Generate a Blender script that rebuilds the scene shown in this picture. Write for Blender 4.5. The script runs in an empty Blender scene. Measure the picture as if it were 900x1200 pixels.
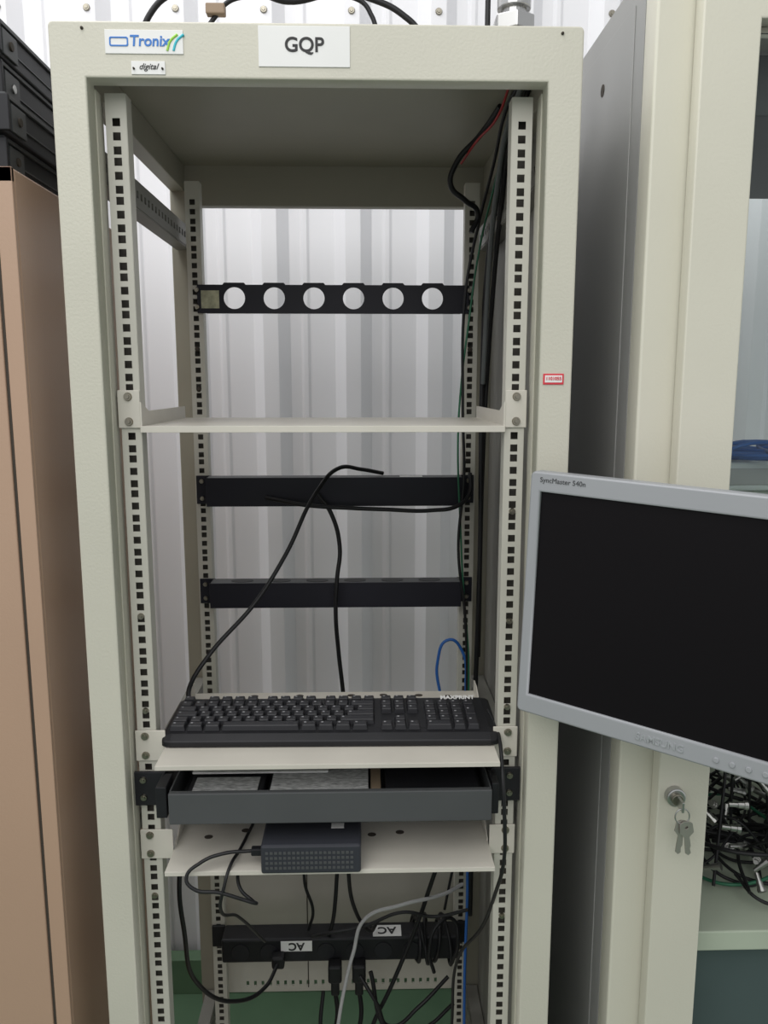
import bpy, bmesh, math, random
from mathutils import Vector, Matrix
random.seed(7)
scn = bpy.context.scene
scn.view_settings.view_transform = 'Standard'
COL = scn.collection

# ---------------------------------------------------------------- materials
def mat(name, col, rough=0.5, metal=0.0, var=0.06, scale=9.0, bump=0.0, bscale=200.0, spec=0.5, stretch=(1,1,1)):
    m = bpy.data.materials.new(name); m.use_nodes = True
    nt = m.node_tree; b = nt.nodes['Principled BSDF']
    b.inputs['Roughness'].default_value = rough
    b.inputs['Metallic'].default_value = metal
    b.inputs['Specular IOR Level'].default_value = spec
    tc = nt.nodes.new('ShaderNodeTexCoord')
    mp = nt.nodes.new('ShaderNodeMapping'); mp.inputs['Scale'].default_value = stretch
    nt.links.new(tc.outputs['Object'], mp.inputs['Vector'])
    n = nt.nodes.new('ShaderNodeTexNoise'); n.inputs['Scale'].default_value = scale
    n.inputs['Detail'].default_value = 5
    nt.links.new(mp.outputs[0], n.inputs['Vector'])
    r = nt.nodes.new('ShaderNodeValToRGB')
    r.color_ramp.elements[0].position = 0.3; r.color_ramp.elements[1].position = 0.7
    r.color_ramp.elements[0].color = (*[max(0, c*(1-var)) for c in col], 1)
    r.color_ramp.elements[1].color = (*[min(1, c*(1+var)) for c in col], 1)
    nt.links.new(n.outputs['Fac'], r.inputs['Fac'])
    nt.links.new(r.outputs['Color'], b.inputs['Base Color'])
    if bump > 0:
        n2 = nt.nodes.new('ShaderNodeTexNoise'); n2.inputs['Scale'].default_value = bscale
        nt.links.new(tc.outputs['Object'], n2.inputs['Vector'])
        bp = nt.nodes.new('ShaderNodeBump'); bp.inputs['Strength'].default_value = bump
        bp.inputs['Distance'].default_value = 0.001
        nt.links.new(n2.outputs['Fac'], bp.inputs['Height'])
        nt.links.new(bp.outputs['Normal'], b.inputs['Normal'])
    return m

M_BEIGE = mat('beige_paint', (0.565,0.548,0.46), 0.40, var=0.04, scale=4, bump=0.3, bscale=300)
M_UNDER = mat('beige_paint_shaded', (0.345,0.33,0.265), 0.5, var=0.08, scale=4)  # same beige paint, darkened to paint in the shade under the top
M_RAIL  = mat('rail_paint', (0.53,0.515,0.45), 0.45, var=0.05)
M_SHELF = mat('shelf_paint', (0.60,0.57,0.50), 0.4, var=0.06)
M_NEIGH = mat('cabinet_beige', (0.63,0.61,0.51), 0.42, var=0.03, scale=4, bump=0.2, bscale=300)
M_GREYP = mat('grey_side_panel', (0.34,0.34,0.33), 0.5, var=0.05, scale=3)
M_DARKSIDE = mat('shaded_grey_panel', (0.22,0.215,0.19), 0.55, var=0.06)  # beige-grey metal with the rack's inner shade put into the colour
M_BROWN = mat('tan_metal', (0.45,0.30,0.21), 0.4, var=0.04, scale=3, bump=0.15, bscale=300)
M_GAP   = mat('dark_gap', (0.05,0.04,0.03), 0.8)
M_HOLESHADE = mat('rail_liner', (0.11,0.10,0.085), 0.7)  # dark tone painted in for the shade behind the rail holes
M_BLACK = mat('black_metal', (0.014,0.014,0.017), 0.5, var=0.15, scale=20, spec=.35)
M_BLK2  = mat('black_plastic', (0.011,0.011,0.013), 0.45, var=0.15, scale=25, spec=.35)
M_NAVY  = mat('blue_black_metal', (0.013,0.013,0.020), 0.5, var=0.15, spec=.3)
M_CHAR  = mat('charcoal_metal', (0.075,0.078,0.080), 0.5, var=0.06, spec=.35)
M_SWB   = mat('switch_case_grey', (0.032,0.034,0.042), 0.5, var=0.1, spec=.35)
M_KEY   = mat('key_plastic', (0.020,0.020,0.023), 0.4, var=0.1, spec=.4)
M_LEG   = mat('key_legend', (0.28,0.28,0.29), 0.6)
M_WHITE = mat('white_label', (0.78,0.78,0.76), 0.5, var=0.03)
M_INK   = mat('black_ink', (0.02,0.02,0.02), 0.6)
M_BLUE  = mat('blue_ink', (0.03,0.18,0.55), 0.5)
M_GREEN = mat('lime_ink', (0.35,0.65,0.08), 0.5)
M_CYAN  = mat('cyan_ink', (0.05,0.50,0.60), 0.5)
M_RED   = mat('red_ink', (0.65,0.03,0.05), 0.5)
M_STEEL = mat('steel', (0.50,0.50,0.49), 0.3, metal=1.0)
M_BRASS = mat('nickel_screw', (0.30,0.28,0.23), 0.35, metal=1.0)
M_SILV  = mat('silver_plastic', (0.34,0.35,0.365), 0.42, metal=0.1, var=0.02)
M_SCREEN= mat('lcd_off', (0.006,0.005,0.006), 0.45, spec=0.12, var=0.1, scale=2)
M_CBLK  = mat('cable_black', (0.011,0.011,0.012), 0.45, spec=.35)
M_CGRY  = mat('cable_grey', (0.45,0.45,0.45), 0.5)
M_CBLU  = mat('cable_blue', (0.02,0.12,0.42), 0.45)
M_CGRN  = mat('cable_green', (0.02,0.14,0.07), 0.45)
M_CRED  = mat('cable_red', (0.40,0.02,0.02), 0.45)
M_FLOOR = mat('green_floor_paint', (0.10,0.18,0.105), 0.45, var=0.2, scale=3, bump=0.1, bscale=60)
M_KERB  = mat('green_kerb_paint', (0.13,0.22,0.13), 0.5, var=0.15, scale=5)
M_PGREEN= mat('pale_green_shelf', (0.46,0.52,0.41), 0.5)
M_TEAL  = mat('dark_teal', (0.07,0.10,0.10), 0.5)
M_WALL  = mat('white_corrugated_steel', (0.79,0.79,0.81), 0.5, var=0.025, scale=1.6, stretch=(1,1,0.25))
M_BOXW  = mat('white_device', (0.72,0.75,0.75), 0.5)
M_TAN   = mat('cardboard', (0.30,0.22,0.15), 0.7)
M_PAPER = mat('printed_paper', (0.45,0.45,0.45), 0.6, var=0.5, scale=120, stretch=(1,4,1))
M_CONN  = mat('connector_metal', (0.40,0.40,0.38), 0.35, metal=1.0)

# ---------------------------------------------------------------- helpers
def E(name, loc=(0,0,0), rot=(0,0,0), sc=(1,1,1)):
    o = bpy.data.objects.new(name, None); o.location = loc; o.rotation_euler = rot; o.scale = sc
    o.empty_display_size = 0.05
    COL.objects.link(o); return o

def link(name, me, m, parent=None, smooth=False):
    o = bpy.data.objects.new(name, me); COL.objects.link(o)
    if m is not None and not me.materials: me.materials.append(m)
    if parent: o.parent = parent
    if smooth:
        for p in me.polygons: p.use_smooth = True
    return o

def bevel(o, w, seg=2):
    md = o.modifiers.new('bev', 'BEVEL'); md.width = w; md.segments = seg; md.limit_method = 'ANGLE'
    return o

def bm_box(bm, x0,x1,y0,y1,z0,z1, mi=0):
    v = [bm.verts.new(p) for p in [(x0,y0,z0),(x1,y0,z0),(x1,y1,z0),(x0,y1,z0),(x0,y0,z1),(x1,y0,z1),(x1,y1,z1),(x0,y1,z1)]]
    for f in [(0,3,2,1),(4,5,6,7),(0,1,5,4),(1,2,6,5),(2,3,7,6),(3,0,4,7)]:
        bm.faces.new([v[i] for i in f]).material_index = mi
    return v

def box(name, x0,x1,y0,y1,z0,z1, m, parent=None, bev=0.0015):
    bm = bmesh.new(); bm_box(bm, x0,x1,y0,y1,z0,z1)
    me = bpy.data.meshes.new(name); bm.to_mesh(me); bm.free()
    o = link(name, me, m, parent)
    if bev: bevel(o, bev)
    return o

def boxes(name, lst, m, parent=None, bev=0.001):
    bm = bmesh.new()
    for b in lst: bm_box(bm, *b)
    me = bpy.data.meshes.new(name); bm.to_mesh(me); bm.free()
    o = link(name, me, m, parent)
    if bev: bevel(o, bev)
    return o

def cyl(name, c, r, h, axis, m, parent=None, seg=24, bev=0.0005, r2=None):
    bm = bmesh.new()
    bmesh.ops.create_cone(bm, cap_ends=True, segments=seg, radius1=r, radius2=(r if r2 is None else r2), depth=h)
    if axis == 'Y': bmesh.ops.rotate(bm, verts=bm.verts, matrix=Matrix.Rotation(math.pi/2,3,'X'))
    if axis == 'X': bmesh.ops.rotate(bm, verts=bm.verts, matrix=Matrix.Rotation(math.pi/2,3,'Y'))
    bmesh.ops.translate(bm, verts=bm.verts, vec=Vector(c))
    me = bpy.data.meshes.new(name); bm.to_mesh(me); bm.free()
    o = link(name, me, m, parent)
    if bev: bevel(o, bev)
    return o

def screws(name, pts, y, parent, r=0.0045, m=None):
    bm = bmesh.new()
    for (x,z) in pts:
        for rr, dd, off in ((r,0.003,0),(r*0.55,0.002,-0.002)):
            k = bmesh.ops.create_cone(bm, cap_ends=True, segments=14, radius1=rr, radius2=rr*0.8, depth=dd)
            bmesh.ops.rotate(bm, verts=k['verts'], matrix=Matrix.Rotation(math.pi/2,3,'X'))
            bmesh.ops.translate(bm, verts=k['verts'], vec=Vector((x,y+off,z)))
    me = bpy.data.meshes.new(name); bm.to_mesh(me); bm.free()
    return link(name, me, m or M_BRASS, parent)

def cable(name, pts, r, m, parent=None, cyclic=False):
    cu = bpy.data.curves.new(name, 'CURVE'); cu.dimensions = '3D'
    sp = cu.splines.new('BEZIER'); sp.bezier_points.add(len(pts)-1)
    for bp, p in zip(sp.bezier_points, pts):
        bp.co = p; bp.handle_left_type = bp.handle_right_type = 'AUTO'
    sp.use_cyclic_u = cyclic
    cu.bevel_depth = r; cu.bevel_resolution = 3; cu.resolution_u = 10; cu.use_fill_caps = True
    cu.materials.append(m)
    o = bpy.data.objects.new(name, cu); COL.objects.link(o)
    if parent: o.parent = parent
    return o

def rrect(x0,x1,z0,z1,r,n=5):
    pts=[]
    for cx,cz,a0 in ((x1-r,z1-r,0),(x0+r,z1-r,90),(x0+r,z0+r,180),(x1-r,z0+r,270)):
        for i in range(n+1):
            a=math.radians(a0+90*i/n); pts.append((cx+r*math.cos(a), cz+r*math.sin(a)))
    return pts

def frame_xz(name, outer, inner, y0, y1, m, parent=None, bev=0.002):
    """flat frame standing in XZ with real opening(s), from y0 to y1"""
    cu = bpy.data.curves.new(name+'_c','CURVE'); cu.dimensions='2D'; cu.fill_mode='BOTH'
    cu.extrude=(y1-y0)/2-bev; cu.bevel_depth=bev; cu.bevel_resolution=2; cu.offset=-bev
    for loop in [outer]+inner:
        sp=cu.splines.new('POLY'); sp.points.add(len(loop)-1)
        for p,(a,b) in zip(sp.points,loop): p.co=(a,b,0,1)
        sp.use_cyclic_u=True
    tmp=bpy.data.objects.new('tmp',cu); COL.objects.link(tmp)
    dg=bpy.context.evaluated_depsgraph_get(); dg.update()
    me=bpy.data.meshes.new_from_object(tmp.evaluated_get(dg))
    bpy.data.objects.remove(tmp)
    me.transform(Matrix.Translation((0,(y0+y1)/2,0)) @ Matrix.Rotation(math.pi/2,4,'X'))
    me.materials.clear()
    return link(name, me, m, parent)

def text(name, body, loc, size, m, parent=None, rot=(math.pi/2,0,0), off=0.0, ext=0.0003, align='CENTER', shear=0):
    cu=bpy.data.curves.new(name,'FONT'); cu.body=body; cu.size=size; cu.extrude=ext; cu.offset=off; cu.shear=shear
    cu.align_x=align; cu.align_y='CENTER'; cu.materials.append(m)
    o=bpy.data.objects.new(name,cu); COL.objects.link(o); o.location=loc; o.rotation_euler=rot
    if parent: o.parent=parent
    return o

def rect(cx,cz,w,h): return [(cx-w/2,cz-h/2),(cx+w/2,cz-h/2),(cx+w/2,cz+h/2),(cx-w/2,cz+h/2)]
def circ(cx,cz,r,n=28): return [(cx+r*math.cos(2*math.pi*i/n),cz+r*math.sin(2*math.pi*i/n)) for i in range(n)]

# ---------------------------------------------------------------- room
def corrugated(name, x0,x1,y,z0,z1,m):
    bm=bmesh.new(); prof=[]; x=x0; P=0.196
    while x < x1:
        prof += [(x,0.0),(x+0.044,0.0),(x+0.070,-0.031),(x+0.106,-0.031),(x+0.132,0.0),(x+0.158,0.0),(x+0.164,-0.005),(x+0.174,-0.005),(x+0.180,0.0)]
        x += P
    for a,b in zip(prof[:-1],prof[1:]):
        v=[bm.verts.new(p) for p in [(a[0],y+a[1],z0),(b[0],y+b[1],z0),(b[0],y+b[1],z1),(a[0],y+a[1],z1)]]
        bm.faces.new(v)
    bmesh.ops.remove_doubles(bm,verts=bm.verts,dist=1e-5)
    me=bpy.data.meshes.new(name); bm.to_mesh(me); bm.free()
    o=link(name,me,m); s=o.modifiers.new('s','SOLIDIFY'); s.thickness=0.003; s.offset=-1
    b=o.modifiers.new('b','BEVEL'); b.width=.005; b.segments=3; b.limit_method='ANGLE'; b.angle_limit=math.radians(20)
    return o
wall = corrugated('wall_back', -3.0, 3.0, 1.0, 0.0, 3.6, M_WALL)
screws('wall_screws', [(-3.0+0.088+0.196*i, 2.425) for i in range(30)], 0.966, wall, r=0.008)
box('floor', -3.0,3.0,-5.0,1.05,-0.06,0.0, M_FLOOR, bev=0)
box('baseboard_back', -3.0,3.0,0.925,0.964,0.0,0.10, M_KERB)

# ---------------------------------------------------------------- main rack
rack=E('server_rack')
frame_xz('front_frame', rrect(-.300,.303,0.04,2.0,.006), [rect(.0015,(0.12+1.941)/2,.523,1.941-.12)], 0.0,0.028, M_BEIGE, rack, 0.002)
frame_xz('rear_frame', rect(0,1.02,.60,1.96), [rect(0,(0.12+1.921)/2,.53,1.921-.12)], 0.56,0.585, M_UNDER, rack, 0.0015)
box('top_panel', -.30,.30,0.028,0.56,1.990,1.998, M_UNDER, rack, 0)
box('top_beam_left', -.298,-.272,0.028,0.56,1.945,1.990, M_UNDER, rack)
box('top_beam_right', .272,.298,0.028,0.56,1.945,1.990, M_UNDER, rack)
boxes('inner_post_returns', [(-.2605,-.2585,0.026,0.05,0.12,1.937),(.2615,.2635,0.026,0.05,0.12,1.937),
      (-.299,-.297,0.028,0.075,0.12,1.945),(.297,.299,0.028,0.075,0.12,1.945)], M_BEIGE, rack, 0)
box('bottom_pan', -.298,.298,0.028,0.56,0.06,0.075, M_BEIGE, rack)
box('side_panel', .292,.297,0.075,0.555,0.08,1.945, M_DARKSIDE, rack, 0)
for i,(x,y) in enumerate([(-.25,.06),(.25,.06),(-.25,.52),(.25,.52)]):
    cyl('foot_%d'%(i+1),(x,y,0.025),0.022,0.05,'Z',M_BLK2,rack)
# vertical mounting rails with square holes
def rail(name, xc, y, z0, z1, facing=1):
    w=.024; hw=.0092
    bm=bmesh.new(); zs=[]; z=z0+0.01
    while z+0.045<z1:
        for o in (.0064,.0222,.0381): zs.append(z+o)
        z+=.04445
    def q(x0,x1,a,b):
        v=[bm.verts.new(p) for p in [(x0,y,a),(x1,y,a),(x1,y,b),(x0,y,b)]]; bm.faces.new(v)
    q(xc-w/2,xc-hw/2,z0,z1); q(xc+hw/2,xc+w/2,z0,z1)
    prev=z0
    for c in zs:
        q(xc-hw/2,xc+hw/2,prev,c-hw/2); prev=c+hw/2
    q(xc-hw/2,xc+hw/2,prev,z1)
    d=.022*facing
    for (xa,xb,ya,yb) in ((xc-w/2,xc-w/2,y,y+d),(xc+w/2,xc+w/2,y,y+d),(xc-w/2,xc+w/2,y+d,y+d)):
        v=[bm.verts.new(p) for p in [(xa,ya,z0),(xb,yb,z0),(xb,yb,z1),(xa,ya,z1)]]; bm.faces.new(v)
    me=bpy.data.meshes.new(name); bm.to_mesh(me); bm.free()
    o=link(name,me,M_RAIL,rack)
    s=o.modifiers.new('s','SOLIDIFY'); s.thickness=0.0012; s.offset=0
rail('rail_front_left',-.241,.042,.08,1.938); rail('rail_front_right',.2425,.042,.08,1.938)
rail('rail_rear_left',-.240,.462,.08,1.94); rail('rail_rear_right',.240,.462,.08,1.94)
boxes('rail_hole_shades', [(s*.2415-.0105,s*.2415+.0105,y,y+.002,.09,1.93) for s in (-1,1) for y in (.0585,.4785)], M_HOLESHADE, rack, 0)  # added dark strips that paint shade into the holes, no real part
def slotbar(name,x,y0,y1,zc,h):
    loop=[(y0,zc-h/2),(y1,zc-h/2),(y1,zc+h/2),(y0,zc+h/2)]
    n=int((y1-y0)/.02)-1
    holes=[rect(y0+.02+.02*i+.0,zc,.010,.010) for i in range(n)]
    o=frame_xz(name,loop,holes,-.0015,.0015,M_DARKSIDE,rack,0.0003)
    o.data.transform(Matrix.Rotation(math.pi/2,4,'Z'))
    o.data.transform(Matrix.Translation((x,0,0)))
    return o
for k,z in enumerate((1.862,1.0,.30)):
    for s,nm in ((-1,'left'),(1,'right')):
        slotbar('depth_bar_%s_%d'%(nm,k+1), s*.266, .03,.556, z,.036)
        boxes('depth_bar_lip_%s_%d'%(nm,k+1), [(min(s*.266,s*.29),max(s*.266,s*.29),.03,.556,z+.018,z+.020),
                                   (min(s*.266,s*.29),max(s*.266,s*.29),.03,.556,z-.020,z-.018),
                                   (min(s*.288,s*.29),max(s*.288,s*.29),.03,.556,z-.018,z+.018)], M_DARKSIDE, rack, 0)
screws('rail_screws', [(.2425,1.437),(.2425,1.29),(.2425,1.17),(-.241,1.30),(-.241,1.17),(-.241,.90),(.2425,.86)], .040, rack)
screws('rail_screws_rear', [(-.240,1.66),(-.240,1.59),(.240,1.66),(-.240,1.03),(.240,1.03)], .460, rack, m=M_GAP)
vent=[rect(-.20+.016*i,.34,.006,.012) for i in range(26)]
frame_xz('rear_vent_panel', rect(.01,.48,.50,.32), vent, .548,.552, M_RAIL, rack, 0.0003)
box('vent_panel_seam', -.072,-.070,.5465,.548,.33,.64, M_GAP, rack, 0)

def badge(name,x0,x1,z0,z1,y=-0.0012,parent=rack,m=M_WHITE):
    return box(name,x0,x1,y,y+.0012,z0,z1,m,parent,0.0004)
badge('maker_badge',-.237,-.150,1.9655,1.9905)
frame_xz('badge_logo', rrect(-.232,-.211,1.973,1.983,.002), [rrect(-.2305,-.2125,1.9745,1.9815,.0015)], -.0018,-.0010, M_BLUE, rack, 0.0001)
text('badge_text','Tronix',(-.1875,-.0015,1.9785),.016,M_BLUE,rack,off=.0003,shear=.1)
for i,(mm,dx) in enumerate(((M_GREEN,0),(M_CYAN,.007))):
    cable('badge_swoosh_%d'%(i+1),[(-.168+dx,-.0012,1.969),(-.164+dx,-.0012,1.979),(-.156+dx,-.0012,1.986)],.0014,mm,rack)
badge('small_plate',-.209,-.171,1.944,1.958)
text('plate_text','digital',(-.190,-.0015,1.952),.009,M_INK,rack,shear=.4)
screws('plate_rivets',[(-.206,1.950),(-.174,1.950)],-.0015,rack,r=.0014,m=M_GAP)
badge('name_label',-.066,.037,1.9535,1.9965)
text('label_text','GQP',(-.0145,-.0015,1.976),.0215,M_INK,rack,off=.0004)
badge('asset_tag',.268,.293,1.599,1.612,m=M_RED)
box('asset_tag_center',.270,.291,-.0015,-.0010,1.6015,1.610,M_WHITE,rack,0)
text('asset_text','1101055',(.2805,-.0018,1.606),.0055,M_RED,rack,off=.0001)
screws('frame_screws',[(-.262,1.992),(.278,1.992)],0,rack,r=.002,m=M_GAP)

# ---------------------------------------------------------------- shelves
def shelf(z,x0,x1,y0,y1,lip,flange,ear_z0,ear_z1,slots=()):
    s=E('rack_shelf')
    box('deck',x0,x1,y0,y1,z-.0015,z,M_SHELF,s,0.0004)
    box('front_lip',x0,x1,y0-.0015,y0,z-lip,z,M_SHELF,s,0.0004)
    for sx,nm in ((-1,'left'),(1,'right')):
        xx = x0 if sx<0 else x1
        fy0,fy1,h0,h1 = flange
        bm=bmesh.new()
        pr=[(fy0,z-lip),(fy1,z-lip*0.5),(fy1,z+h1),(fy0+.035,z+h1),(fy0,z+h0)]
        a=[bm.verts.new((xx,p,q)) for p,q in pr]; b=[bm.verts.new((xx+sx*-.0018,p,q)) for p,q in pr]
        bm.faces.new(a); bm.faces.new(b[::-1])
        for i in range(5):
            j=(i+1)%5; bm.faces.new([a[i],b[i],b[j],a[j]])
        bmesh.ops.recalc_face_normals(bm,faces=bm.faces)
        me=bpy.data.meshes.new('side_flange_'+nm); bm.to_mesh(me); bm.free(); link('side_flange_'+nm,me,M_SHELF,s)
        ex0,ex1=(-.256,x0+.0) if sx<0 else (x1,.257)
        box('ear_'+nm,ex0,ex1,.0385,.0405,ear_z0,ear_z1,M_SHELF,s,0.0008)
    screws('ear_screws',[(q,zz) for q in (-.243,.244) for zz in (ear_z0+.008,ear_z1-.008)],.037,s,r=.0055)
    for i,(sx,sy) in enumerate(slots):
        c=cyl('slot_%d'%(i+1),(0,0,0),.006,.0006,'Z',M_GAP,s,bev=0)
        c.scale=(1.0,.8,1); c.location=(sx,sy,z+.0002)
    return s
shelf(1.5475,-.2285,.2300,.037,.29,.008,(.038,.285,.030,.018),1.545,1.592)
shelf(1.121,-.216,.224,-.018,.222,.006,(.160,.220,.004,.018),1.100,1.143,[(.03,.207),(.08,.207),(.135,.205),(.18,.20),(-.05,.207),(-.12,.207)])
shelf(.969,-.212,.222,-.010,.25,.006,(.05,.245,.004,.02),.957,1.000,[(-.17,.07),(.06,.07),(.10,.075),(-.12,.085)])

# ---------------------------------------------------------------- keyboard
kb=E('computer_keyboard',(.0055,.030,1.1222),(math.radians(2.4),0,math.radians(-0.6)),(1.02,.90,1))
bm=bmesh.new()
W=.2215
prof=[(-.002,.0),(-.002,.008),(.010,.0145),(.022,.0165),(.122,.0165),(.133,.0135),(.135,.004),(.135,.0)]
secs=[]
for x,ins in ((-W,.006),(-W+.004,.002),(-W+.012,0),(W-.012,0),(W-.004,.002),(W,.006)):
    secs.append([bm.verts.new((x, min(max(y,ins-.002),.135-ins), z-(ins*.5 if z>.01 else 0))) for y,z in prof])
for a,b in zip(secs[:-1],secs[1:]):
    for i in range(len(prof)):
        j=(i+1)%len(prof); bm.faces.new([a[i],b[i],b[j],a[j]])
bm.faces.new(secs[0]); bm.faces.new(secs[-1][::-1])
bmesh.ops.recalc_face_normals(bm,faces=bm.faces)
me=bpy.data.meshes.new('body'); bm.to_mesh(me); bm.free(); bevel(link('body',me,M_BLK2,kb),.0015)
bm=bmesh.new()
P=.0182; x0=-.2145
def key(x,y,w,d=P,leg=True):
    g=.0012; zb=.0160; zt=.0232
    a=[bm.verts.new(p) for p in [(x+g,y+g,zb),(x+w-g,y+g,zb),(x+w-g,y+d-g,zb),(x+g,y+d-g,zb)]]
    t=.0028
    b=[bm.verts.new(p) for p in [(x+t,y+t,zt),(x+w-t,y+t,zt),(x+w-t,y+d-t*.8,zt+.0006),(x+t,y+d-t*.8,zt+.0006)]]
    bm.faces.new(b)
    for i in range(4):
        j=(i+1)%4; bm.faces.new([a[i],a[j],b[j],b[i]])
    if leg:
        lx=x+.0050; ly=y+d*.52; s=.0028
        v=[bm.verts.new(p) for p in [(lx,ly,zt+.0007),(lx+s,ly,zt+.0007),(lx+s,ly+s*1.1,zt+.0009),(lx,ly+s*1.1,zt+.0009)]]
        bm.faces.new(v).material_index=1
yr=[.014,.0318,.0496,.0674,.0852,.1062]; D_=.0176
rows=[[1.25,1.25,1.25,5.75,1.25,1.25,1.25,1.25,.5],[1.25]+[1]*11+[2.75],[1.75]+[1]*11+[2.25],[1.5]+[1]*12+[1.5],[1]*13+[2],[1,-.9]+[1]*4+[-.55]+[1]*4+[-.55]+[1]*4]
for r,row in enumerate(rows):
    x=x0
    for w in row:
        if w<0: x+=-w*P; continue
        if w==.5: continue
        key(x,yr[r],w*P,D_ if r<5 else D_*.85,leg=(w<5)); x+=w*P
xn=x0+15*P+.006
for r in (3,4,5):
    for c in range(3): key(xn+c*P,yr[r],P,D_ if r<5 else D_*.85)
for c in range(3): key(xn+c*P,yr[0],P,D_)
key(xn+P,yr[1],P,D_)
xm=xn+3*P+.006
for r in range(1,5):
    for c in range(3): key(xm+c*P,yr[r],P,D_)
key(xm,yr[0],2*P,D_); key(xm+2*P,yr[0],P,D_)
key(xm+3*P,yr[0],P,2*D_); key(xm+3*P,yr[2],P,2*D_); key(xm+3*P,yr[4],P,D_)
me=bpy.data.meshes.new('keys'); bm.to_mesh(me); bm.free(); me.materials.append(M_KEY); me.materials.append(M_LEG)
bevel(link('keys',me,None,kb),.0008,1)
text('brand_text','MAXPRINT',(.176,.1185,.0195),.0100,M_WHITE,kb,rot=(math.radians(22),0,0),off=.0003)
for i,x in enumerate((-.19,.19)): box('rear_foot_%d'%(i+1),x-.01,x+.01,.118,.126,-.0058,.001,M_BLK2,kb)

# ---------------------------------------------------------------- drawer
dr=E('rackmount_drawer')
boxes('chassis',[(-.219,-.217,.03,.27,1.038,1.087),(.221,.223,.03,.27,1.038,1.087),(-.219,.223,.10,.27,1.085,1.087)],M_BLACK,dr,.0004)
for s,nm in ((-1,'left'),(1,'right')):
    a,b=sorted((s*.219+(.003 if s>0 else 0),s*.264))
    box('ear_'+nm,a,b,.034,.0385,1.038,1.086,M_BLACK,dr,.001)
    a,b=((-.221,-.207) if s<0 else (.217,.226)); box('slide_'+nm,a,b,-.004,.034,1.041,1.084,M_BLK2,dr,.001)
screws('ear_screws',[(s*.247,z) for s in (-1,1) for z in (1.050,1.075)],.033,dr,r=.005)
box('tray_front',-.203,.216,-.012,-.003,1.036,1.079,M_CHAR,dr,.0015)
boxes('tray',[(-.203,.216,-.003,.26,1.039,1.041),(-.203,-.201,-.003,.26,1.041,1.079),(.214,.216,-.003,.26,1.041,1.079),(-.203,.216,.258,.26,1.041,1.079)],M_CHAR,dr,.0004)
boxes('media_cases',[(-.185,-.085,.006,.10,1.042,1.068),(.078,.205,.006,.12,1.042,1.067)],M_BLACK,dr,.002)
boxes('manual_sheets',[(-.178,-.092,.010,.05,1.068,1.0695),(-.075,.055,.006,.09,1.055,1.071)],M_PAPER,dr,.0005)
box('cardboard_box',.058,.072,.006,.10,1.042,1.066,M_TAN,dr)
box('label_strip',-.185,.0,.052,.062,1.073,1.0755,M_WHITE,dr,.0004)

# ---------------------------------------------------------------- network switch
sw=E('network_switch')
box('case',-.085,.045,-.020,.10,.9695,1.0095,M_SWB,sw,.003)
grid=[]
for r in range(4):
    for c in range(20):
        grid.append((-.079+c*.0058,-.0752+c*.0058,-.0208,-.0195,.9765+r*.007,.980+r*.007))
boxes('vent_grille',grid,M_CHAR,sw,0)
box('top_label',.005,.022,.02,.032,1.0095,1.010,M_WHITE,sw,0)
box('power_plug',-.100,-.085,-.004,.006,.985,.995,M_BLK2,sw)

# ---------------------------------------------------------------- rear bars
b1=E('cable_management_panel')
holes=[circ(.0+(i-2.5)*.0688,1.7465,.0185) for i in range(6)]
out=[(-.236,1.721)]+[(.236,1.721),(.236,1.769)]
for i in range(5,-1,-1):
    c=(i-2.5)*.0688
    out+=[(c+.020,1.769),(c+.017,1.7725),(c-.017,1.7725),(c-.020,1.769)]
out+=[(-.236,1.769)]
frame_xz('plate',out,holes,.455,.459,M_NAVY,b1,.0004)
box('bottom_flange',-.222,.222,.459,.466,1.721,1.723,M_NAVY,b1,.0005)
box('top_flange',-.222,.222,.459,.466,1.767,1.769,M_NAVY,b1,.0005)
box('sticker',-.229,-.198,.4535,.4548,1.729,1.759,mat('worn_sticker',(.42,.42,.28),.5,var=.4,scale=70),b1,0)
screws('bolts',[(s*.236,z) for s in (-1,1) for z in (1.731,1.760)],.452,b1,m=M_BRASS)
def rearbar(z0,z1,ovals):
    b=E('cable_management_panel')
    box('front_face',-.226,.226,.422,.424,z0,z1,M_NAVY,b,.0006)
    box('bottom_face',-.226,.226,.424,.458,z0,z0+.002,M_NAVY,b,.0004)
    box('top_face',-.226,.226,.424,.458,z1-.002,z1,M_CHAR,b,.0004)
    if ovals:
        for i in range(6):
            c=cyl('knockout_%d'%(i+1),(0,0,0),.020,.0008,'Z',M_INK,b,bev=0)
            c.scale=(1,.62,1); c.location=((i-2.5)*.068,.441,z1+.0003)
    for s,nm in ((-1,'left'),(1,'right')):
        a,c=sorted((s*.222,s*.250)); box('ear_'+nm,a,c,.457,.4605,z0,z1,M_NAVY,b,.0006)
        a,c=sorted((s*.224,s*.226)); box('cheek_'+nm,a,c,.424,.458,z0,z1,M_NAVY,b,.0004)
    screws('bolts',[(s*.240,z) for s in (-1,1) for z in (z0+.01,z1-.01)],.455,b,m=M_BRASS)
    return b
b2=rearbar(1.386,1.437,False)
box('label',.115,.155,.430,.445,1.437,1.4375,M_WHITE,b2,0)
b3=rearbar(1.201,1.247,True)

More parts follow.
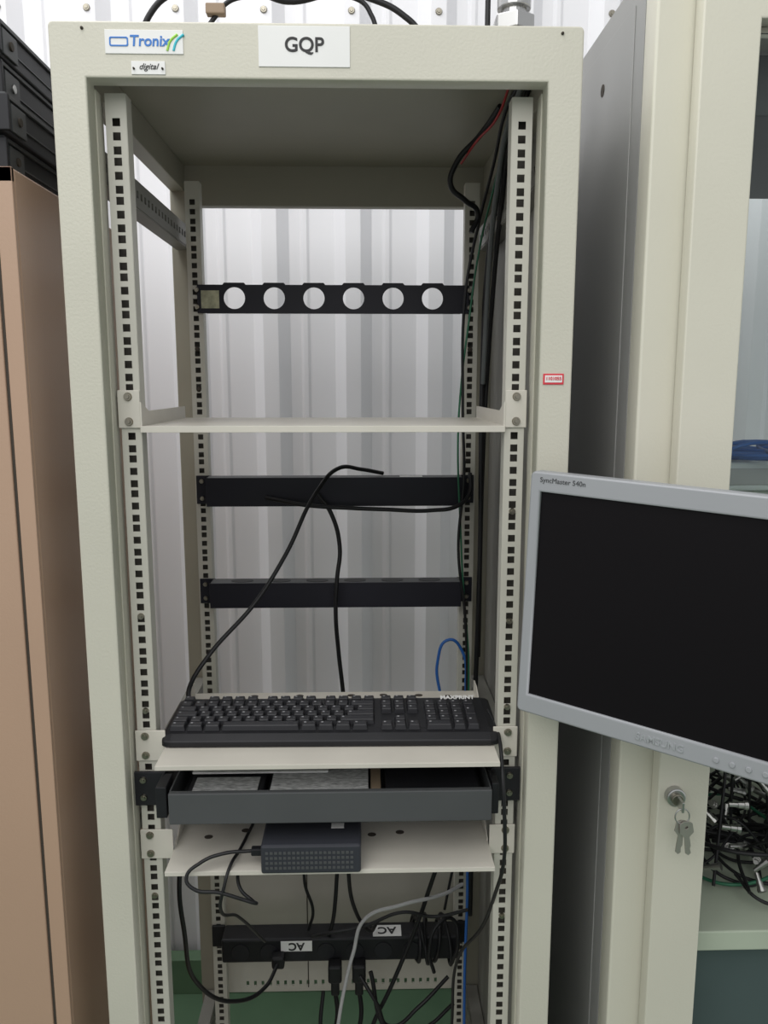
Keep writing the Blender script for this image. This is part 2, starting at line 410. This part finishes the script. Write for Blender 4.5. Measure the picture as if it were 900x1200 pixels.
# ---------------------------------------------------------------- power strip
ps=E('power_strip')
box('housing',-.226,.232,.412,.458,.497,.547,M_BLK2,ps,.004)
for s,nm in ((-1,'left'),(1,'right')):
    a,c=sorted((s*.226,s*.252)); box('ear_'+nm,a,c,.455,.4605,.50,.545,M_BLACK,ps)
for i in range(7):
    cyl('socket_%d'%(i+1),(-.19+i*.055,.4115,.520),.017,.003,'Y',M_BLACK,ps)
badge('ac_label_front',-.112,-.052,.523,.5445,y=.4085,parent=ps)
text('ac_text_front','AC',(-.082,.4082,.534),.022,M_INK,ps,rot=(math.pi/2,math.pi,0),off=.0006)
box('ac_label_top',.065,.120,.415,.446,.547,.548,M_WHITE,ps,0)
text('ac_text_top','AC',(.092,.431,.5484),.026,M_INK,ps,rot=(0,0,math.pi),off=.0006)
for i,x in enumerate((-.008,.038)):
    box('plug_%d'%(i+1),x-.013,x+.013,.385,.411,.470,.506,M_CBLK,ps,.004)
    box('plug_tail_%d'%(i+1),x-.008,x+.008,.390,.406,.44,.470,M_CBLK,ps,.003)
    cable('cord_%d'%(i+1),[(x,.398,.445),(x+.004,.395,.40),(x-.01,.39,.30),(x+.03,.38,.18),(x+.02,.36,.08)],.0045,M_CBLK,ps)
box('plug_3',-.128,-.104,.388,.411,.500,.525,M_CBLK,ps,.004)

# ---------------------------------------------------------------- cables in the rack
cb=E('rack_cables')
cable('keyboard_cable',[(.085,.445,1.442),(.045,.420,1.452),(.010,.398,1.457),(-.0275,.36,1.422),(-.078,.308,1.323),(-.123,.268,1.255),(-.192,.22,1.182),(-.214,.185,1.147),(-.208,.150,1.134)],.0036,M_CBLK,cb)
cable('patch_cable_horizontal',[(-.121,.415,1.403),(-.09,.405,1.398),(-.05,.397,1.392),(.02,.397,1.387),(.0855,.397,1.384),(.17,.397,1.382),(.215,.398,1.390),(.236,.408,1.41),(.238,.42,1.445)],.0036,M_CBLK,cb)
cable('power_lead',[(-.03,.41,1.41),(-.007,.405,1.377),(.008,.405,1.316),(.003,.398,1.26),(0,.398,1.20),(.004,.405,1.126),(.012,.41,1.04),(.02,.41,.9),(.0,.40,.72),(-.01,.40,.60),(-.02,.42,.548)],.0038,M_CBLK,cb)
cable('blue_patch_lead',[(.20,.42,.95),(.193,.44,1.02),(.187,.446,1.088),(.208,.446,1.131),(.232,.446,1.11),(.240,.44,1.04),(.235,.43,.9),(.242,.39,.7),(.236,.36,.5),(.24,.36,.2)],.0028,M_CBLU,cb)
cable('bundle_black_a',[(.255,.13,1.985),(.250,.20,1.975),(.252,.32,1.93),(.240,.40,1.85),(.224,.408,1.755),(.222,.408,1.557),(.226,.408,1.44),(.218,.408,1.31),(.232,.41,1.19),(.238,.41,1.05),(.23,.40,.8),(.20,.39,.62)],.0026,M_CBLK,cb)
cable('bundle_green',[(.262,.13,1.98),(.258,.20,1.96),(.256,.34,1.90),(.246,.415,1.82),(.230,.412,1.70),(.219,.41,1.60),(.215,.412,1.50),(.222,.41,1.34),(.228,.41,1.24),(.240,.41,1.1),(.236,.40,.9)],.0018,M_CGRN,cb)
cable('bundle_black_b',[(.270,.12,1.99),(.262,.22,1.95),(.262,.34,1.88),(.262,.42,1.80),(.258,.43,1.6),(.260,.43,1.3),(.256,.43,1.0),(.25,.40,.6)],.0045,M_CBLK,cb)
cable('bundle_black_c',[(.262,.10,1.985),(.255,.18,1.94),(.262,.30,1.86),(.268,.40,1.74),(.264,.44,1.5),(.262,.44,1.1)],.0040,M_CBLK,cb)
cable('bundle_grey',[(.258,.09,1.985),(.248,.16,1.95),(.250,.26,1.89),(.256,.36,1.80),(.258,.42,1.6)],.0040,mat('cable_dark_grey',(.10,.11,.11),.5),cb)
cable('red_lead',[(.245,.14,1.99),(.238,.20,1.965),(.22,.28,1.955),(.205,.34,1.94)],.0018,M_CRED,cb)
cable('hanging_loop',[(.245,.22,1.985),(.225,.29,1.965),(.195,.32,1.935),(.188,.33,1.905),(.212,.34,1.885),(.235,.36,1.87),(.225,.36,1.84)],.0042,M_CBLK,cb)
cable('mouse_lead',[(.227,.10,1.14),(.231,.03,1.13),(.229,-.01,1.10),(.231,-.02,1.05),(.234,-.01,.98),(.230,.03,.90),(.225,.10,.80),(.20,.2,.66),(.20,.25,.5),(.19,.25,.2)],.0026,M_CBLK,cb)
cable('switch_lead',[(-.100,.001,.990),(-.135,-.004,.990),(-.165,-.012,.982),(-.182,-.02,.966),(-.172,-.024,.953),(-.140,-.022,.946),(-.112,-.02,.935),(-.094,-.015,.925),(-.10,.0,.918),(-.118,.01,.93),(-.124,.03,.95)],.0024,M_CBLK,cb)
cable('switch_lead_b',[(-.110,.10,.974),(-.120,.03,.974),(-.128,-.008,.972),(-.133,-.020,.955),(-.14,-.016,.92),(-.13,.05,.86),(-.11,.18,.72)],.0022,M_CBLK,cb)
cable('hanging_lead_left',[(-.221,.28,1.02),(-.228,.13,.875),(-.228,.14,.775),(-.226,.22,.61),(-.181,.28,.528),(-.134,.35,.498),(-.116,.39,.512)],.0036,M_CBLK,cb)
cable('light_lead',[(.235,.40,.665),(.20,.38,.66),(.117,.36,.652),(.050,.36,.625),(.028,.355,.56),(.014,.35,.505),(.0,.34,.43),(-.02,.33,.25),(-.01,.33,.09)],.0034,M_CGRY,cb)
cable('lead_mid_b',[(.03,.30,.95),(.02,.34,.75),(.035,.38,.62),(.06,.40,.57),(.07,.43,.56)],.0036,M_CBLK,cb)
cable('lead_mid_c',[(.20,.35,.80),(.17,.37,.68),(.15,.385,.60),(.10,.38,.47),(.06,.37,.38),(.04,.36,.2),(.05,.36,.085)],.0040,M_CBLK,cb)
cable('lead_mid_d',[(.24,.36,.64),(.18,.37,.62),(.12,.37,.63),(.05,.375,.60),(-.03,.38,.58),(-.05,.40,.56)],.0032,M_CBLK,cb)
cable('lead_mid_e',[(-.06,.42,.75),(-.065,.42,.66),(-.05,.42,.60),(-.06,.43,.553)],.0030,M_CBLK,cb)
cable('lead_low_e',[(.21,.40,.47),(.15,.37,.43),(.10,.36,.40),(.07,.35,.46),(.04,.37,.50)],.0036,M_CBLK,cb)
cable('lead_low_f',[(.06,.38,.50),(.09,.35,.40),(.17,.33,.36),(.21,.33,.30),(.18,.33,.10)],.0040,M_CBLK,cb)
cable('lead_low_g',[(-.03,.38,.46),(-.035,.36,.40),(-.02,.35,.3),(-.05,.35,.085)],.0038,M_CBLK,cb)
cable('lead_low_h',[(.22,.39,.42),(.16,.36,.395),(.09,.35,.405),(.02,.35,.385),(-.03,.36,.37)],.0034,M_CBLK,cb)
hx=[]
for i in range(0,46):
    a=i*2*math.pi/9; rr=.038+.005*math.sin(i*1.7)
    hx.append((.140+i*.0016+.010*math.sin(i*.5), .435+rr*math.cos(a)*.95, .524+rr*1.10*math.sin(a)))
cable('wrapped_cord',hx,.0034,M_CBLK,cb)
cable('wrapped_tail',[(.217,.40,.50),(.225,.38,.56),(.215,.39,.60),(.19,.38,.60),(.17,.37,.55),(.18,.375,.50)],.0036,M_CBLK,cb)

# cables and conduit above the rack
tc=E('overhead_cable')
cable('run_a',[(-.29,.30,2.002),(-.285,.33,2.10),(-.262,.33,2.150),(-.235,.33,2.172),(-.17,.33,2.185),(-.10,.33,2.175),(-.06,.33,2.165),(.02,.33,2.178),(.071,.33,2.168),(.11,.33,2.150),(.14,.33,2.12),(.15,.32,2.002)],.0045,M_CBLK,tc)
cable('run_b',[(-.20,.25,2.002),(-.185,.30,2.10),(-.165,.31,2.135),(-.145,.31,2.155),(-.115,.31,2.163),(-.05,.31,2.172),(.03,.31,2.165),(.06,.31,2.148),(.07,.30,2.002)],.0035,M_CBLK,tc)
box('cable_joint',-.178,-.150,.300,.316,2.135,2.150,M_TAN,tc,.002)
boxes('cable_clamps',[(x-.01,x+.01,y-.012,y+.012,1.998,2.008) for x,y in ((-.29,.30),(.15,.32),(-.20,.25),(.07,.30))],M_BLK2,tc)
cd=E('metal_conduit')
cyl('pipe',(.268,.26,2.6),.018,1.20,'Z',M_STEEL,cd,bev=0)
for i,(z,h,r) in enumerate(((2.043,.09,.027),(2.105,.022,.031),(2.135,.018,.024))):
    cyl('coupling_%d'%(i+1),(.268,.26,z),r,h,'Z',M_STEEL,cd,seg=(24 if i!=1 else 6),bev=.002)
cable('conduit_cable',[(.235,.27,2.002),(.232,.27,2.1),(.236,.28,2.3),(.23,.30,2.8)],.004,M_CBLK,cd)

# ---------------------------------------------------------------- monitor
mon=E('computer_monitor',(.2375,-.046,1.2035),(0,math.radians(2.0),math.radians(-38)),(1.01,1,1.01))
MW,MH=.345,.2935
frame_xz('bezel',rrect(0,MW,0,MH,.006),[rect(MW/2,.0235+.247/2,MW-.026,.247)],0,.020,M_SILV,mon,.0022)
box('screen',.010,MW-.010,.004,.010,.020,.273,M_SCREEN,mon,0)
box('back_shell',.004,MW-.004,.018,.030,.004,MH-.004,M_SILV,mon,.004)
bm=bmesh.new(); v=bm_box(bm,.05,MW-.05,.030,.055,.05,.25)
for k in (2,3,6,7): v[k].co.x=.17+(v[k].co.x-.17)*.8; v[k].co.z=.15+(v[k].co.z-.15)*.8
me=bpy.data.meshes.new('back_bulge'); bm.to_mesh(me); bm.free(); bevel(link('back_bulge',me,M_SILV,mon),.004)
text('model_text','SyncMaster 540n',(.012,-.0003,.2845),.0080,M_CHAR,mon,align='LEFT',off=0)
text('brand_text','SAMSUNG',(MW/2,-.0004,.0115),.0115,mat('silver_letters',(.46,.47,.49),.3,metal=.4),mon,off=.0002,ext=.0004)
for i,x in enumerate((.232,.248,.264,.280)): cyl('button_%d'%(i+1),(x,-.0005,.0110),.0030,.002,'Y',M_SILV,mon)
cyl('power_button',(.308,-.0005,.0115),.006,.002,'Y',M_SILV,mon)
box('vesa_plate',.12,.22,.055,.062,.10,.20,M_BLACK,mon)
cable('swing_arm',[(.155,.064,.15),(.120,.105,.15),(.09,.118,.15)],.012,M_BLACK,mon)
box('arm_clamp',.303,.333,.002,.028,1.32,1.38,M_BLACK,rack,.003)

# ---------------------------------------------------------------- tan metal cabinet on the left + stacked units
cab=E('metal_cabinet')
box('carcass',-1.15,-.350,.004,.40,0.0,1.845,M_BROWN,cab,.003)
box('side_edge',-.370,-.350,-.002,.004,0.02,1.845,M_BROWN,cab,.001)
box('door_right',-.755,-.3735,-.004,.004,0.06,1.825,M_BROWN,cab,.0015)
box('door_gap',-.3733,-.3702,-.0012,.0045,0.06,1.825,M_GAP,cab,0)
box('door_left',-1.14,-.759,-.004,.004,0.06,1.825,M_BROWN,cab,.0015)
box('top_rail',-1.15,-.350,-.002,.004,1.828,1.845,M_BROWN,cab,.001)
box('door_handle',-.750,-.735,-.022,-.004,.95,1.07,M_STEEL,cab,.003)
hz=1.8455
for i,(h,dx,dy,m) in enumerate(((.040,.000,.0,M_BLACK),(.043,.010,-.012,M_CHAR),(.043,-.002,.006,M_BLACK),(.040,.004,-.008,M_CHAR))):
    u=E('rackmount_unit')
    xr=-.368+dx; yf=-.01+dy
    box('chassis',xr-.43,xr,yf+.03,yf+.38,hz,hz+h-.005,M_BLACK,u,.002)
    box('faceplate',xr-.455,xr+.008,yf+.024,yf+.030,hz,hz+h-.004,M_BLACK,u,.001)
    boxes('side_rib',[(xr,xr+.0015,yf+.04,yf+.36,hz+h*.34,hz+h*.38)],M_CHAR,u,0)
    box('lid_edge',xr-.43,xr+.003,yf+.03,yf+.385,hz+h-.005,hz+h-.0005,M_CHAR,u,.0005)
    boxes('rack_ear',[(xr+.0,xr+.003,yf+.045,yf+.085,hz+.004,hz+h-.008)],M_CHAR,u,.0008)
    cyl('rack_bolt',(xr+.004,yf+.065,hz+h*.45),.005,.003,'X',M_STEEL if i==2 else M_GAP,u)
    hz+=h

# ---------------------------------------------------------------- neighbouring cabinet on the right
nc=E('server_cabinet')
frame_xz('front_frame',rrect(.385,1.0,.03,2.09,.006),[rect(.6925,1.055,.51,1.87)],0,.04,M_NEIGH,nc,.003)
boxes('side_panels',[(.385,.389,.04,.62,.04,2.085),(.996,1.0,.04,.62,.04,2.085)],M_GREYP,nc,0)
box('side_panel_inset',.3835,.385,.075,.60,.08,2.055,M_GREYP,nc,.0008)
cyl('side_panel_hole',(.3832,.20,2.00),.008,.001,'X',M_GAP,nc,bev=0)
boxes('shell',[(.389,.996,.04,.62,2.08,2.085),(.389,.996,.04,.62,.04,.06),(.389,.996,.615,.62,.06,1.10)],M_NEIGH,nc,0)
frame_xz('door_frame',rrect(.428,.97,.07,2.07,.004),[rect(.7,1.07,.412,1.86)],-.026,-.002,M_NEIGH,nc,.002)
boxes('corner_posts',[(.40,.43,.55,.60,.06,2.075),(.955,.985,.55,.60,.06,2.075)],M_NEIGH,nc)
g=bpy.data.materials.new('door_glass'); g.use_nodes=True; nt=g.node_tree; nt.nodes.clear()
o_=nt.nodes.new('ShaderNodeOutputMaterial'); mx=nt.nodes.new('ShaderNodeMixShader'); tr=nt.nodes.new('ShaderNodeBsdfTransparent'); gl=nt.nodes.new('ShaderNodeBsdfGlossy')
fr=nt.nodes.new('ShaderNodeFresnel'); fr.inputs['IOR'].default_value=1.35
gl.inputs['Roughness'].default_value=.02; tr.inputs['Color'].default_value=(.90,.93,.92,1)
nt.links.new(fr.outputs[0],mx.inputs[0]); nt.links.new(tr.outputs[0],mx.inputs[1]); nt.links.new(gl.outputs[0],mx.inputs[2]); nt.links.new(mx.outputs[0],o_.inputs[0])
box('glass_pane',.49,.91,-.012,-.009,1.13,1.99,g,nc,0)
box('shelf_upper',.40,.985,.06,.58,1.435,1.44,M_PGREEN,nc)
box('shelf_lower',.40,.985,.02,.60,.815,.845,M_PGREEN,nc,.002)
box('lower_drawer_front',.44,.95,.05,.06,.10,.812,M_TEAL,nc,.002)
box('top_equipment',.50,.95,.06,.50,1.925,1.995,M_CHAR,nc)
cyl('lock_body',(.4485,-.030,1.077),.0125,.012,'Y',M_STEEL,nc,bev=.002)
cyl('lock_core',(.4485,-.038,1.077),.0075,.006,'Y',M_BRASS,nc,bev=.001)
box('key_in_lock',.4470,.4500,-.058,-.040,1.069,1.083,M_STEEL,nc,.0008)
cable('key_ring',[(.4485+.009*math.sin(a),-.056,1.064+.010*math.cos(a)) for a in [i*math.pi/4 for i in range(8)]],.0009,M_STEEL,nc,True)
M_KEYM=mat('key_metal',(.42,.40,.36),.35,metal=.7)
for i,(dx,rot) in enumerate(((0,.10),(.003,-.12))):
    o=frame_xz('hanging_key_%d'%(i+1),[(-.008,0),(-.009,-.012),(-.0035,-.018),(-.0035,-.040),(0,-.043),(.0035,-.040),(.0025,-.034),(.0040,-.030),(.0030,-.018),(.009,-.012),(.008,0),(.003,.003),(-.003,.003)],[circ(0,-.005,.0022,10)],-.001,.001,M_KEYM,nc,.0002)
    o.location=(.450+dx,-.055-.003*i,1.055); o.rotation_euler=(0,rot,0)
wd=E('desktop_switch')
box('case',.56,.90,.20,.42,1.4405,1.485,M_BOXW,wd,.004)
box('front_panel',.575,.885,.198,.2005,1.450,1.475,M_CGRY,wd,.001)
bl=E('blue_patch_cables')
for i in range(6):
    pts=[(.55+random.uniform(-.01,.38),.16+random.uniform(0,.2),1.492+random.uniform(0,.014)) for _ in range(7)]
    cable('lead_%d'%(i+1),pts,.0028,M_CBLU,bl)
tg=E('tangled_cables')
for i in range(34):
    cx=random.uniform(.56,.88); cy=random.uniform(.10,.42); top=random.uniform(.05,.19)*(1 if i%3 else .5)
    pts=[]
    rr=random.uniform(.04,.11); ph=random.uniform(0,6.28)
    for k in range(9):
        a=ph+k*.85
        z=.853+top*(0.5+0.5*math.sin(a*1.0+i))*random.uniform(.6,1)
        pts.append((min(max(cx+rr*math.cos(a)+random.uniform(-.015,.015),.515),.97),min(max(cy+rr*math.sin(a),.06),.52),z))
    cable('lead_%d'%(i+1),pts,random.choice((.002,.0026,.0032)),random.choice((M_CBLK,M_CBLK,M_CBLK,M_CBLK,M_CGRN)),tg)
for i in range(3):
    cable('tall_loop_%d'%(i+1),[(.53+.02*i,.10,.86),(.54+.03*i,.15,1.0),(.57+.03*i,.2,1.10+.02*i),(.62+.03*i,.2,1.05),(.64+.03*i,.2,.9)],.0024,M_CBLK,tg)
bm=bmesh.new()
for i in range(80):
    p=Vector((random.uniform(.52,.85),random.uniform(.05,.36),.860+random.uniform(0,1)**1.3*.16))
    rot=Matrix.Rotation(random.uniform(0,3.14),3,'X')@Matrix.Rotation(random.uniform(0,3.14),3,'Y')
    for rr,dd,of in ((.0048,.012,0),(.0062,.005,.005),(.0035,.016,-.010)):
        k=bmesh.ops.create_cone(bm,cap_ends=True,segments=10,radius1=rr,radius2=rr,depth=dd)
        bmesh.ops.translate(bm,verts=k['verts'],vec=Vector((0,0,of)))
        bmesh.ops.rotate(bm,verts=k['verts'],matrix=rot); bmesh.ops.translate(bm,verts=k['verts'],vec=p)
me=bpy.data.meshes.new('connectors'); bm.to_mesh(me); bm.free(); link('connectors',me,M_CONN,tg)

# ---------------------------------------------------------------- lights
w=bpy.data.worlds.new('world'); scn.world=w; w.use_nodes=True
bg=w.node_tree.nodes['Background']; bg.inputs[0].default_value=(.96,.975,1,1); bg.inputs[1].default_value=0.63
def area(name,loc,target,sx,sy,p,col=(1,1,1)):
    l=bpy.data.lights.new(name,'AREA'); l.shape='RECTANGLE'; l.size=sx; l.size_y=sy; l.energy=p; l.color=col
    o=bpy.data.objects.new(name,l); COL.objects.link(o); o.location=loc
    o.rotation_euler=(Vector(target)-Vector(loc)).to_track_quat('-Z','Y').to_euler(); return o
area('skylight',(-.6,-2.0,3.2),(0,.4,1.2),3.0,2.0,44,(1,.99,.97))
area('wall_fill',(-.9,.10,3.5),(.1,.95,1.0),2.2,.6,24,(.99,.99,1))  # added fill lamp to brighten the back wall, not a real opening

# ---------------------------------------------------------------- camera
cam=bpy.data.cameras.new('camera'); co=bpy.data.objects.new('camera',cam); COL.objects.link(co)
co.location=(.05,-.972,1.6); co.rotation_euler=(math.radians(80.85),0,math.radians(-1.5))
cam.sensor_fit='VERTICAL'; cam.sensor_height=36; cam.lens=28; cam.clip_start=.02
scn.camera=co
